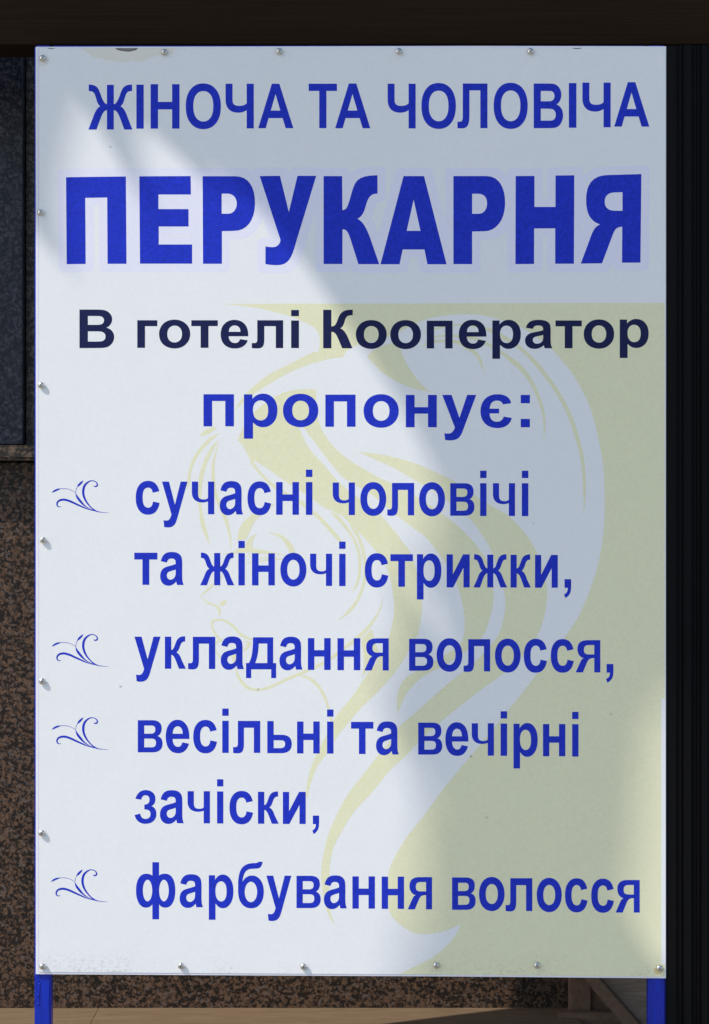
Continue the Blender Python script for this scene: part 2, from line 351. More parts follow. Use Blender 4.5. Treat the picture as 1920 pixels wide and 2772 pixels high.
def add_poly(bm, contours, off, depth):
    """contours in photo pixels, laid on the board face at the given height off it"""
    vs = [[Vector((x, -y, 0)) for x, y in c] for c in contours]
    tris = tessellate_polygon(vs)
    flat = [p for c in contours for p in c]
    bv = []
    for x, y in flat:
        q = W(x, y); q.y = -depth; bv.append(bm.verts.new(q - off))
    for a, b_, c in tris:
        if len({a, b_, c}) < 3: continue
        try: f = bm.faces.new((bv[a], bv[b_], bv[c]))
        except ValueError: continue
        f.normal_update()
        if f.normal.y > 0: f.normal_flip()

LZ = dict(sheet=.0022, olive=.00222, lilac=.00223, line=.00236)

def finish(bm, name, mat, parent, origin=None):
    me = bpy.data.meshes.new(name); bm.to_mesh(me); bm.free()
    o = link(name, me, mat, parent)
    if origin is not None: o.location = origin - parent.location
    return o

# ================================================================= SURROUNDINGS
ground = box('pavement', (-12, -12, -.2), (12, 2.2, 0), M['pave'])
tag(ground, 'grey paving in front of the granite wall', None, kind='structure')
del ground['label']

WY = .42      # face of the granite wall behind the board
wall = empty('granite_wall', (0, WY, 0), 'granite clad wall behind the signboard, blue-black above the cap and red-brown below', 'wall')
def wbox(name, px0, py0, px1, py1, y, depth, mat, parent, bevel=.002):
    a = W(px0, py1, y); b = W(px1, py0, y)
    return box(name, (a.x, y, a.z), (b.x, y + depth, b.z), mat, parent, bevel)
o = box('wall_core', (-3.2, WY + .085, 0), (3.2, WY + .5, 4.2), M['joint'], wall)
# lower slabs in one course with narrow joints
zc = W(0, 1248, WY).z; zl = W(0, 2728, WY + .04).z - .012
x_end = W(1546, 0, WY).x
xs = [x_end, x_end - 1.7, x_end - 2.4, x_end - 3.1, x_end - 3.8]
for i in range(4):
    a = (xs[i + 1] + .0015, WY + .04, zl + .001); b = (xs[i] - .0015, WY + .084, zc - .001)
    s_ = box('granite_slab', a, b, M['granite'], wall, .0015)
for i in range(3):
    box('granite_slab', (x_end + .12 + .62 * i, WY + .04, zl + .001), (x_end + .735 + .62 * i, WY + .084, zc - .001), M['granite'], wall, .0015)
# cap moulding
zt = W(0, 1205, WY - .01).z
cap = box('cap_moulding', (-3.0, WY - .012, zc + .001), (3.0, WY + .084, zt), M['granite_cap'], wall, .006, 3)
cap['label'] = 'weathered grey-brown cap strip'
# upper slabs
xa = W(62, 0, WY + .01).x; xb = W(96, 0, WY + .03).x
for i in range(3):
    s_ = box('granite_slab', (xa - .9 * (i + 1) + .0015, WY + .012, zt + .001), (xa - .9 * i, WY + .084, 4.1), M['granite_blue'], wall, .002)
    s_['label'] = 'polished blue-black slab'
s_ = box('granite_slab', (xa + .001, WY + .040, zt + .001), (xb + .12, WY + .084, 4.1), M['granite_dark'], wall, .001)
s_['label'] = 'dark recessed slab'
for i in range(3):
    box('granite_slab', (xb + .122 + .9 * i, WY + .04, zt + .001), (xb + 1.019 + .9 * i, WY + .084, 4.1), M['granite_dark'], wall, .002)

# ledge at the foot of the wall
ledge = empty('stone_ledge', (0, WY - .06, 0), 'worn light brown stone ledge at the foot of the granite wall', 'ledge')
ly = WY - .32
zt2 = W(0, 2728, WY + .04).z
xj = W(200, 0, ly).x
for x0, x1 in ((xj - 2.0, xj - 1.0), (xj - .998, xj - .0003), (xj + .0003, W(1560, 0, WY).x), ):
    box('ledge_stone', (x0, ly, .0), (x1, WY + .039, zt2 + random.uniform(-.0004, .0004)), M['ledge'], ledge, .0006, 1)

# brown stone corner pieces at the right, below the board
corner = empty('stone_corner', W(1640, 2772, WY - .05) * 1, 'dark brown stone corner with slanting coping behind the right leg', 'stone trim')
def xz(px, py, y): q = W(px, py, y); return (q.x, q.z)
y1 = WY - .02
o = prism('upright_stone', [xz(1546, 2500, y1), xz(1600, 2500, y1), xz(1600, 2900, y1), xz(1546, 2900, y1)], y1, WY + .039, M['trim'], corner, .0015)
y2 = WY - .005
prism('infill_stone', [xz(1596, 2500, y2), xz(1800, 2500, y2), xz(1800, 2746, y2), xz(1596, 2746, y2)], y2, WY + .039, M['trim'], corner)
y3 = WY - .075
o = prism('slanting_coping', [xz(1545, 2610, y3), xz(1588, 2610, y3), xz(1755, 2800, y3), xz(1708, 2800, y3)], y3, y3 + .03, M['trim'], corner, .002)
y4 = WY - .05
o = prism('split_face_stone', [xz(1588, 2605, y4), xz(1900, 2605, y4), xz(1900, 2840, y4), xz(1795, 2840, y4)], y4, y4 + .02, M['trim2'], corner, .0015)
o['label'] = 'rough grey-brown split stone'
y5 = WY - .045
prism('foot_stone', [xz(1512, 2742, y5), xz(1800, 2742, y5), xz(1800, 2900, y5), xz(1512, 2900, y5)], y5, y5 + .022, M['trim'], corner, .002)

# beam above
beam = empty('wooden_beam', W(950, 60, .03), 'near-black brown beam running across above the signboard', 'beam')
a = W(-900, 119, .03); b = W(2900, -330, .03)
nb = 1
for i in range(nb):
    z0 = a.z + (b.z - a.z) * i / nb; z1 = a.z + (b.z - a.z) * (i + 1) / nb
    box('beam_board', (a.x, .036 + random.uniform(-.001, .001), z0 + .0003), (b.x, .14, z1 - .0003), M['beam'], beam, .0012)

# black ribbed post on the right
pb = W(1860, 2772, -.01)
post = empty('metal_post', Vector((pb.x, 0, 0)), 'black ribbed metal post standing tight against the right edge of the signboard', 'post')
zp = W(0, 122, 0).z
xp0 = W(1804.5, 0, 0).x; xp1 = W(2130, 0, 0).x
box('post_body', (xp0, .004, 0), (xp1, .034, zp), M['post'], post, .001)
rib_x = [(1804.5, 1832), (1838, 1845), (1850, 1872), (1878, 1884), (1888, 1893), (1899, 1917), (1924, 1950), (1957, 1985), (1992, 2030), (2040, 2090)]
for i, (r0, r1) in enumerate(rib_x):
    q0 = W(r0, 0, 0).x; q1 = W(r1, 0, 0).x
    hh = .0035 + .0035 * ((i * 7) % 3) / 2
    box('post_rib', (q0, .004 - hh, .0), (q1, .0045, zp - .0005), M['post'], post, min(.0012, (q1 - q0) * .3), 2)

def tube(name, pts, r, mat, parent=None, seg=8, caps=True, off=None):
    off = off or Vector((0, 0, 0)); bm = bmesh.new(); rings = []
    pts = [Vector(p) for p in pts]
    for i, p in enumerate(pts):
        tdir = (pts[min(i + 1, len(pts) - 1)] - pts[max(i - 1, 0)]).normalized()
        n1 = tdir.cross(Vector((0, 1, 0))).normalized(); n2 = tdir.cross(n1)
        rr = r[i] if hasattr(r, '__len__') else r
        rings.append([bm.verts.new(p - off + (n1 * math.cos(2*math.pi*k/seg) + n2 * math.sin(2*math.pi*k/seg)) * rr) for k in range(seg)])
    for i in range(len(rings) - 1):
        for k in range(seg): bm.faces.new((rings[i][k], rings[i][(k+1) % seg], rings[i+1][(k+1) % seg], rings[i+1][k]))
    bm.faces.new(rings[0]); bm.faces.new(rings[-1][::-1])
    bmesh.ops.recalc_face_normals(bm, faces=bm.faces[:])
    me = bpy.data.meshes.new(name); bm.to_mesh(me); bm.free()
    return link(name, me, mat, parent, smooth=True)
def crom(pts, n=8):
    o = []
    P_ = [pts[0]] + list(pts) + [pts[-1]]
    for i in range(1, len(P_) - 2):
        for k in range(n):
            s = k / n; a, b, c, d = P_[i-1], P_[i], P_[i+1], P_[i+2]
            o.append(tuple(.5*((2*b[j]) + (-a[j]+c[j])*s + (2*a[j]-5*b[j]+4*c[j]-d[j])*s*s + (-a[j]+3*b[j]-3*c[j]+d[j])*s**3) for j in range(len(b))))
    o.append(tuple(pts[-1])); return o

# ================================================================= SIGNBOARD
sign = empty('signboard', BASE, 'white signboard with blue Ukrainian lettering and a pale olive portrait on a blue steel frame', 'signboard')
# backing panel: white edged sheet, its outline a little out of square like the real one
outline = [(97, 127), (97.5, 600), (97.5, 1400), (97.5, 2000), (97.5, 2637), (700, 2640.5), (1200, 2643), (1803, 2648),
           (1803, 1500), (1803.5, 125.5), (1300, 124.5), (700, 126)]
bm = bmesh.new(); f0 = []; f1 = []
for x, y in outline:
    q = W(x, y); f0.append(bm.verts.new(Vector((q.x, -.0015, q.z)) - BASE)); f1.append(bm.verts.new(Vector((q.x, .0025, q.z)) - BASE))
bm.faces.new(f0); bm.faces.new(f1[::-1])
for i in range(len(f0)):
    j = (i + 1) % len(f0); bm.faces.new((f0[i], f1[i], f1[j], f0[j]))
bmesh.ops.recalc_face_normals(bm, faces=bm.faces[:])
bmesh.ops.bevel(bm, geom=bm.edges[:], offset=.0006, segments=2, affect='EDGES')
finish(bm, 'backing_panel', M['edge'], sign)

# vinyl sheet
bm = bmesh.new()
add_poly(bm, [[(106.5, 131), (106.5, 1400), (106.5, 2631), (700, 2635), (1200, 2638), (1801.5, 2642), (1801.5, 131)]], SHEET0, LZ['sheet'])
sheet = finish(bm, 'vinyl_sheet', M['vinyl'], sign, SHEET0)
bm = bmesh.new()
add_poly(bm, [[(105.2, 131), (105.2, 2631), (106.4, 2631), (106.4, 131)]], BASE, LZ['sheet'])
finish(bm, 'border_line', M['thin'], sign); bm = bmesh.new()
add_poly(bm, [[(107, 2630.2), (700, 2634.2), (1200, 2637.2), (1200, 2638), (700, 2635), (107, 2631)]], BASE, LZ['sheet'] + .00008)
finish(bm, 'border_line', M['thin'], sign)

# ---- portrait drawing
ZR = {'1': (480, 800, 2.66), '2': (1080, 800, 2.66), '3': (480, 1400, 2.66), '4': (1080, 1400, 2.66), '5': (780, 2000, 2.66),
      '8': (860, 1260, 2.66), 'e': (480, 1400, 5.32), 'm': (350, 1690, 3.011), 's': (340, 1260, 2.956), '0': (0, 0, 1)}
def trace(s):
    """'1: x,y x,y* ... 3: x,y' ; * marks a corner"""
    cur = '0'; pts = []
    for tk in s.split():
        if tk.endswith(':'): cur = tk[:-1]; continue
        c = tk.endswith('*'); a, b = tk.rstrip('*').split(',')
        ox, oy, k = ZR[cur]; pts.append((ox + float(a) / k, oy + float(b) / k, c))
    return pts
def smooth(pts, n=6):
    L = len(pts); cor = [i for i, p in enumerate(pts) if p[2]]
    if not cor: cor = [0]
    pts = pts[cor[0]:] + pts[:cor[0]]; cor = [i for i, p in enumerate(pts) if p[2]] or [0]
    out = []
    cor.append(L)
    for a, b in zip(cor[:-1], cor[1:]):
        seg = [pts[i % L][:2] for i in range(a, b + 1)]
        if len(seg) == 2: out.append(seg[0]); continue
        out += crom(seg, n)[:-1]
    return out
olive = []
olive.append("0: 600,823* 1783,820* 1799.5,820* 1799.5,1890* 1789.5,1890* 1789.5,2608* 1799.5,2608* 1799.5,2643* 1300,2638.5* 1080,2637* 1120,2617 1160,2597 1196,2572 1231,2534 1248,2501* 1205,2519 1156,2528 1118,2523 1081,2500 1058,2474 1049,2440 1047,2405 1050,2372 1058,2343 1077,2305 1103,2263 1145,2211 1194,2143 1250,2075 1304,2011 1343,1964 1373,1926 1418,1870 1456,1821 1505,1761 1537,1713 1569,1663 1603,1580 1626,1494 1636,1400 1635,1289 1625,1214 1603,1120 1569,1044 1531,988 1486,939 1418,890 1362,868 1313,855 1260,851 1193,856 1140,870 1085,897 1030,920 980,930 955,941 938,952 929,967* 886,973 818,994 766,1018 713,1050 672,1078 636,1112* 660,1073 690,1044 732,1012 788,984 830,962 848,954 863,952* 866,924 860,898 841,881 800,862 766,851 690,833")
olive.append("0: 993,965* 1014,947 1050,932 1080,924* 1086,950 1103,988 1129,1026 1163,1061* 1120,1052 1080,1036 1040,1012 1012,985")
olive.append("2: 155,372* 220,330 320,318 430,325 510,365 570,420 600,480 615,572* 590,500 550,432 490,390 420,350 320,336 230,347")
olive.append("2: 160,325* 300,285 450,288 560,303 660,350 760,412 880,500 962,610 1012,720 1046,830 1055,930 1040,1060* 1040,930 1026,830 985,720 930,612 850,522 740,427 650,372 560,328 430,303 300,298")
olive.append("2: 165,270* 250,235 400,205 540,213 660,238 760,288 870,360 980,460 1070,570 1160,700 1240,850 1300,1030 1335,1200 1346,1400 1330,1580* 1326,1400 1311,1200 1275,1050 1215,870 1140,722 1050,592 960,482 850,377 740,312 640,257 530,226 400,219 260,248")
olive.append("1: 1000,678* 900,675 780,695 680,745 600,800 540,860 470,960 437,1040* 480,1095 520,1168 575,1200 640,1240 740,1310 850,1385 940,1440 1010,1495 1070,1532 3: 1150,-28 1200,0 1260,70 1300,100 1400,210 1490,320 1540,470 1562,640 1550,760 1520,880 1470,1000 1380,1115 1260,1290 1140,1440 1060,1596 5: 250,20 200,120 150,260 130,400 143,425* 160,330 210,200 275,110 330,15 3: 1140,1596 1300,1400 1480,1220 1596,1080 4: 90,930 135,850 160,720 165,600 130,400 80,250 20,170 8: 560,479 440,345 290,230 210,170 130,95 50,0 1: 950,1100 880,960 865,928* 900,935* 1012,880* 1000,780*")
olive.append("1: 895,925* 910,952 1000,1070 1110,1215 8: 180,82 270,140 360,190 440,250 570,360 715,470 4: 200,150 290,270 345,345 430,520 470,700 470,830 455,900* 360,975 240,1045 90,1130 30,1180 0,1240 -15,1320 -8,1425* 0,1390 30,1320 70,1250 150,1165 240,1110 330,1065 470,975 600,860 650,740 680,600 675,430 640,320 560,205 450,85 345,0 2: 250,1530 150,1460 0,1375 1: 1450,1310 1330,1240 1220,1170 1120,1080 1050,980 1012,880*")
olive.append("1: 1298,1125* 1450,1142 1590,1172 2: 130,1213 250,1265 400,1338 600,1475 780,1582 4: 880,80 970,210 1030,350 1065,500 1060,640 1020,800 950,930 870,1020 760,1120 560,1265 330,1450 200,1562 5: 925,40 850,120 740,220 600,390 480,520 390,660 330,780 303,900 296,1050 300,1220 340,1340* 300,1285 262,1180 245,1060 240,940 270,760 330,590 430,400 540,260 650,115 740,10 4: 0,1510 150,1380 350,1200 540,1050 690,885 735,800 765,650 755,520 720,400 660,230 580,100 500,0 2: 420,1535 300,1440 150,1350 0,1262 1: 1530,1228 1420,1178")
# thin fringe and face lines
olive.append("1: 292,943* 225,960 180,985 163,1010* 210,1003 260,977")
olive.append("1: 316,988* 240,1020 170,1090 110,1180 80,1280 72,1400* 95,1340 106,1260 142,1170 200,1093 262,1030")
olive.append("1: 302,1038* 250,1085 200,1175 163,1280 154,1360 150,1450 160,1560 3: 170,50 195,120 240,212* 215,100 190,0 1: 178,1540 173,1470 182,1350 205,1240 252,1130")
olive.append("1: 303,1052* 265,1150 248,1250 252,1350 268,1440 298,1520 330,1600 3: 352,60 375,150 390,242* 387,130 364,20 1: 340,1560 312,1490 284,1400 271,1300 272,1200 286,1120")
olive.append("1: 520,1160* 540,1220 600,1295 680,1375 770,1445 880,1500 970,1570 3: 1030,30 1110,120 1165,180* 1200,245* 1180,160 1110,75 1040,0 1: 980,1545 900,1480 800,1425 720,1375 640,1310 575,1235 540,1172*")
olive.append("1: 1100,1560* 3: 1190,60 1250,140 1290,230 1306,330 1298,430 1278,500 1255,545* 1295,500 1318,430 1326,330 1310,225 1270,135 1205,40 1150,-25*")
olive.append("3: 1240,60* 1290,140 1320,220 1340,320 1342,400 1332,480 1290,590 1230,670 1155,745* 1240,690 1305,605 1348,500 1362,400 1358,300 1340,200 1298,100*")
olive.append("3: 1490,560* 1450,672 1385,765 1290,858 1205,925 1120,992 1045,1042 935,1092 800,1150 700,1198 620,1228 560,1232 505,1210 455,1150 430,1095* 417,1095* 440,1165 490,1228 560,1250 640,1243 710,1215 810,1170 945,1113 1060,1060 1135,1010 1220,942 1310,880 1400,780 1460,675")
olive.append("3: 1405,800* 1345,860 1328,900 1340,980 1345,1060 1328,1155* 1375,1100 1470,1000* 1420,900*")
olive.append("3: 878,1132* 960,1152 1035,1222 1080,1312 1105,1410 1130,1500* 1110,1500* 1090,1410 1062,1322 1020,1240 950,1172 880,1142*")
olive.append("e: 655,790* 625,870 515,955 420,1042 336,1135* 375,1190 460,1252 545,1290 585,1335 600,1380 602,1437* 632,1365 615,1305 565,1262 480,1232 390,1185 345,1138* 440,1062 530,985 640,880")
olive.append("e: 600,1240* 655,1205 712,1198* 705,1240 672,1270 640,1276 618,1262")
olive.append("3: 305,895* 262,830 243,780 250,745 280,732 340,735 400,770 450,822 500,858 545,872* 545,885* 490,872 440,838 395,788 335,750 285,746 262,758 258,785 280,830 315,880*")
olive.append("m: 700,150* 730,125 760,118 760,133 730,142 708,165* 705,200 720,232 750,262* 740,268 712,240 698,200")
olive.append("m: 935,140* 960,135 1000,150* 975,190 935,222 935,205 955,180 965,150*")
olive.append("m: 830,255* 845,300 862,325 870,250* 850,245")
olive.append("0: 746,1362* 722,1373 690,1388 665,1408 648,1432 643,1462* 668,1458* 678,1435 690,1412 708,1394 730,1378")
olive.append("e: 1155,235* 1065,278 1010,335 985,400 980,445* 870,455 825,490 730,515 640,535* 860,518 1000,502 1170,522 1310,528 1420,528 1500,545 1600,560* 1450,518 1280,480 1100,450 1083,385 1105,300")
olive.append("e: 1305,230* 1430,262 1530,345 1600,470 1610,510* 1700,510* 1660,400 1590,320 1490,255 1400,230")
olive.append("e: 1000,645* 1100,645 1200,640 1300,622 1540,602 1420,590 1300,600 1200,630 1100,650 1000,658*")
olive.append("e: 1020,520* 1045,560 1085,600* 1060,560 1035,522*")
olive.append("e: 1180,600* 1240,575 1310,572* 1300,588 1240,592 1190,612*")
for i, s_ in enumerate(olive):
    bm = bmesh.new()
    add_poly(bm, [smooth(trace(s_))], SHEET0, LZ['olive'] + .000003 * i)
    o = finish(bm, 'olive_ground' if i == 0 else 'drawn_strand', M['olive'], sign, SHEET0)
    if i == 0: o['label'] = 'pale olive ground that frames the white head of hair'

# ---- heavy title, traced one letter at a time
title = [
 ((160, 440, 2.9556), "58,119 536,113 541,811 390,811 387,281 211,284 215,812 63,814"),
 ((160, 440, 2.9556), "644,112 1054,110 1056,257 796,257 796,374 1037,374 1038,513 799,513 799,657 1066,657 1066,810 649,810"),
 ((160, 440, 2.9556), "1150,111 1410,111 C 1520,111 1570,200 1569,330 C 1566,470 1500,548 1400,548 1304,550 1304,811 1153,811 | 1302,250 1350,250 C 1400,252 1423,290 1423,330 C 1421,380 1395,411 1350,411 1302,411"),
 ((690, 440, 2.9556), "40,110 202,108 273,397 342,108 492,108 330,640 C 296,765 270,822 180,822 C 150,822 120,820 86,813 86,672 C 110,677 130,679 150,678 C 182,676 205,650 206,620"),
 ((690, 440, 2.9556), "551,110 699,110 701,382 C 735,383 745,350 765,280 C 800,150 810,105 982,103 982,250 C 930,250 910,275 890,340 C 875,400 860,430 822,452 C 870,475 895,530 925,610 995,814 829,814 765,610 C 748,560 735,535 702,535 701,813 551,813"),
 ((690, 440, 2.9556), "1190,110 1354,110 1534,815 1381,815 1357,697 1183,697 1158,815 1006,815 | 1271,298 1325,548 1215,548"),
 ((1210, 440, 2.8), "49,104 300,104 C 400,104 442,200 441,310 C 440,440 370,522 285,522 191,524 191,771 49,771 | 191,238 240,238 C 285,240 304,270 304,310 C 303,360 280,390 235,390 191,390"),
 ((1210, 440, 2.8), "521,104 663,103 663,338 822,338 823,100 965,98 962,768 820,768 820,500 661,501 660,770 519,771"),
 ((1210, 440, 2.8), "1473,89 1220,96 C 1100,98 1055,170 1054,280 C 1053,390 1090,450 1160,470 C 1115,490 1100,530 1080,590 1014,767 1175,765 1250,565 C 1270,505 1285,490 1328,488 1326,760 1466,760 | 1330,226 1275,228 C 1215,228 1195,260 1195,300 C 1196,350 1230,367 1280,367 1330,367")]
bm = bmesh.new(); outlines = []
for (ox, oy, k), s_ in title:
    cs = [[(ox + x / k, oy + y / k) for x, y in c] for c in path(s_)]
    outlines.append(cs); add_poly(bm, cs, BASE, LZ['line'])
o = finish(bm, 'printed_title', M['blue'], sign); o['label'] = 'heavy blue title word in a lilac outline, second line of the board'

# lilac outline: the title grown by 23 px, laid as rows
import numpy as np
gx0, gx1, gy0, gy1, st = 140, 1775, 440, 750, 1.5
nx = int((gx1 - gx0) / st); ny = int((gy1 - gy0) / st)
X = gx0 + (np.arange(nx) + .5) * st; Y = gy0 + (np.arange(ny) + .5) * st
mask = np.zeros((ny, nx), bool)
for cs in outlines:
    mk = np.zeros((ny, nx), bool)
    c = cs[0]
    for (xa_, ya_), (xb_, yb_) in zip(c, c[1:] + c[:1]):
        if abs(ya_ - yb_) < 1e-9: continue
        rows = np.where((Y >= min(ya_, yb_)) & (Y < max(ya_, yb_)))[0]
        for r in rows:
            xi = xa_ + (Y[r] - ya_) * (xb_ - xa_) / (yb_ - ya_)
            mk[r] ^= X > xi
    mask |= mk
R = int(23 / st)
grown = np.zeros_like(mask)
for dy in range(-R, R + 1):
    lim = R if abs(dy) < R * .72 else int(R * (1 - .30 * (abs(dy) / R - .72) / .28))
    row = np.zeros_like(mask)
    src = np.zeros_like(mask)
    if dy >= 0: src[dy:] = mask[:ny - dy]
    else: src[:dy] = mask[-dy:]
    cs_ = np.cumsum(np.pad(src.astype(int), ((0, 0), (lim + 1, lim))), axis=1)
    row = (cs_[:, 2 * lim + 1:] - cs_[:, :-(2 * lim + 1)]) > 0
    grown |= row[:, :nx]
bm = bmesh.new()
for r in range(ny):
    e = np.flatnonzero(np.diff(np.concatenate(([0], grown[r].astype(int), [0]))))
    for a_, b_ in zip(e[::2], e[1::2]):
        q = [W(gx0 + a_ * st, gy0 + r * st), W(gx0 + a_ * st, gy0 + (r + 1) * st), W(gx0 + b_ * st, gy0 + (r + 1) * st), W(gx0 + b_ * st, gy0 + r * st)]
        vs = []
        for p in q: p.y = -LZ['lilac']; vs.append(bm.verts.new(p - BASE))
        bm.faces.new(vs)
bmesh.ops.remove_doubles(bm, verts=bm.verts[:], dist=1e-6)
o = finish(bm, 'title_outline', M['lilac'], sign)

# ---- the other lines: glyph, left, right, top of x-height (or caps), baseline, in zoomed pixels
LN = [
 ('blue', 'blue capitals of the first line', [
  ((0, 80, 1.6625), "ZH 399 597 250 451;I 615 648 249 447;H 679 809 247 447;O 837 995 247 446;CH 1016 1143 245 446;A 1163 1321 245 445;/;T 1390 1517 245 445"),
  ((780, 200, 3.069), "A 392 684 82 454;/"),
  ((960, 80, 1.6625), "CH 149 275 245 446;O 301 456 245 445;L 463 598 244 445;O 626 779 244 445;B 806 938 244 445;I 964 998 242 443;CH 1025 1152 240 441;A 1168 1326 238 438")]),
 ('navy', 'navy word of the third line', [
  ((0, 780, 1.6625), "B 359 515 97 270;/;g 619 709 145 269;o 717 857 145 269;t 862 981 145 269;e 994 1118 146 269;l 1134 1275 145 270;i 1311 1346 146 270;/;K 1455 1588 98 271"),
  ((960, 780, 1.6625), "o 6 145 147 271;o 161 299 147 272;p 325 441 147 272;e 469 593 146 272;r 620 748 146 271;a 767 890 146 271;t 904 1022 146 271;o 1031 1168 144 270;r 1193 1323 142 267")]),
 ('blue', 'wide blue word ending in a colon', [
  ((480, 800, 2.66), "p 190 409 711 942;r 481 722 712 943;o 762 1016 713 943;p 1067 1284 714 945;o 1342 1595 716 947"),
  ((1080, 800, 2.66), "h 50 273 716 949;u 312 557 716 949;je 587 813 716 949;: 877 943 716 949")]),
 ('blue', 'blue word beside the top flourish', [
  ((340, 1260, 2.956), "c 83 274 129 388;u 293 497 129 390;CH2 532 711 129 390;a 755 941 131 392;c 977 1166 133 392;h 1206 1388 133 394;i 1444 1496 133 395;/"),
  ((860, 1260, 2.66), "CH2 109 269 123 357;o 308 494 125 358;l 502 695 126 359;o 731 917 126 361;v 955 1129 128 362;i 1170 1216 128 364;CH2 1262 1421 128 364;i 1470 1517 128 365")]),
 ('blue', 'blue word of the sixth line', [
  ((350, 1460, 2.66), "t 38 204 96 327;a 224 393 96 328;/;zh 512 757 98 330;i 787 833 99 331;h 885 1049 100 331;o 1089 1276 102 334;CH2 1303 1461 103 335;i 1512 1558 104 336;/"),
  ((960, 1460, 2.66), "c 74 243 105 341;t 258 420 107 341;r 449 625 107 343;y 663 829 108 346;zh 856 1098 110 346;k 1123 1269 111 347;y 1299 1463 112 348;, 1508 1559 113 349")]),
 ('blue', 'blue word beside the second flourish', [
  ((350, 1690, 3.011), "u 44 256 100 361;k 292 463 100 361;l 481 702 101 363;a 747 936 104 364;d 953 1198 105 366;a 1225 1413 106 368"),
  ((480, 1400, 2.66), "h 941 1105 870 1099;h 1154 1318 871 1101;q 1348 1523 872 1103;/"),
  ((860, 1710, 1.9463), "v 482 610 37 205;o 627 762 38 207;l 769 909 39 209;o 934 1069 40 211;c 1086 1208 41 212;c 1228 1349 42 212;q 1359 1489 44 214;, 1519 1558 44 215")]),
 ('blue', 'blue word beside the third flourish', [
  ((350, 1900, 2.66), "v 63 241 131 362;e 264 434 133 363;c 462 633 134 364;i 671 717 135 366;l 749 944 136 366;b 995 1171 137 368;h 1209 1372 140 370;i 1425 1471 141 371;/"),
  ((930, 1910, 2.382), "t 49 193 104 311;a 210 357 106 314;/;v 482 637 109 315;e 657 805 111 319;CH2 827 970 113 322;i 1013 1055 115 323;r 1096 1252 116 325;h 1286 1430 118 326;i 1474 1515 119 328")]),
 ('blue', 'short blue word ending in a comma', [
  ((350, 2100, 3.011), "z 45 223 122 385;a 252 446 122 385;CH2 477 659 124 386;i 717 768 126 387;c 818 1010 128 388;k 1050 1219 129 389;y 1253 1439 130 391;, 1493 1548 130 392")]),
 ('blue', 'blue word beside the lowest flourish', [
  ((350, 2310, 2.66), "f 50 333 152 385;a 364 532 154 386;r 574 751 156 388;6 785 970 158 389;u 988 1168 159 391;v 1205 1379 160 392"),
  ((800, 2350, 2.9556), "a 228 411 62 320;h 456 636 64 322;h 690 869 66 324;q 898 1093 70 328;/"),
  ((1200, 2350, 2.85), "v 68 250 70 320;o 276 473 72 324;l 481 687 76 329;o 721 914 79 332;c 939 1113 82 334;c 1141 1316 85 337;q 1329 1515 90 341")]),
]
for mk, lab, runs in LN:
    bm = bmesh.new()
    def flush(bm):
        o = finish(bm, 'printed_word', M[mk], sign); o['label'] = lab
        return bmesh.new()
    for (ox, oy, k), s_ in runs:
        for it in s_.split(';'):
            if it == '/': bm = flush(bm); continue
            ch, x0, x1, yt, yb = it.split(); x0, x1, yt, yb = map(float, (x0, x1, yt, yb))
            ref, groups = G[ch]
            allx = [p[0] for gr in groups for c in gr for p in c]; mn, mx = min(allx), max(allx)
            for gr in groups:
                cs = [[(ox + (x0 + (p[0] - mn) / (mx - mn) * (x1 - x0)) / k, oy + (yb - p[1] / ref * (yb - yt)) / k) for p in c] for c in gr]
                add_poly(bm, cs, BASE, LZ['line'])
    flush(bm)

# ---- flourishes
strokes = [
 "370,795,4 330,816,16 292,795,26 280,745,32 312,690,38 380,662,44 460,662,46 560,692,44 680,747,40 800,802,33 900,846,24 1000,881,14 1100,906,10",
 "682,515,6 710,590,38 750,650,50 810,722,44 880,790,26 970,848,14 1100,900,8",
 "1070,355,8 1098,376,22 1140,362,32 1150,320,26 1110,270,18 1030,250,18 950,280,32 880,350,46 850,440,50 850,540,48 880,640,42 940,740,32 1020,830,24 1110,897,26 1200,925,14 1390,943,3",
 "680,510,7 600,460,8 500,427,9 350,420,9", "357,426,6 310,435,32 240,462,38 195,490,24 170,505,3",
 "680,510,7 695,440,8 722,375,9", "720,380,10 750,345,40 800,295,42 830,264,22 850,250,3"]
bm = bmesh.new()
for si, s_ in enumerate(strokes):
    pts = crom([tuple(float(v) for v in p.split(',')) for p in s_.split()], 6)
    L_, R_ = [], []
    for i, p in enumerate(pts):
        a_ = pts[max(0, i - 1)]; b_ = pts[min(len(pts) - 1, i + 1)]
        dx, dy = b_[0] - a_[0], b_[1] - a_[1]; l = math.hypot(dx, dy) or 1
        h = max(p[2], 5) / 2
        L_.append((p[0] - dy / l * h, p[1] + dx / l * h)); R_.append((p[0] + dy / l * h, p[1] - dx / l * h))
    dz = LZ['line'] + si * .000008
    vl = []; vr = []
    for arr, o_ in ((L_, vl), (R_, vr)):
        for x, y in arr:
            q = W(120 + x / 7.98, 1270 + y / 7.98); q.y = -dz; o_.append(bm.verts.new(q - BASE))
    for i in range(len(vl) - 1):
        f = bm.faces.new((vl[i], vl[i + 1], vr[i + 1], vr[i])); f.normal_update()
        if f.normal.y > 0: f.normal_flip()
fl = finish(bm, 'flourish', M['blue'], sign)
for dx, dy in ((0, 416), (0, 641), (-2, 1052.6)):
    c = fl.copy(); COL.objects.link(c); c.parent = sign; c.location = (dx * U, 0, -dy * U)

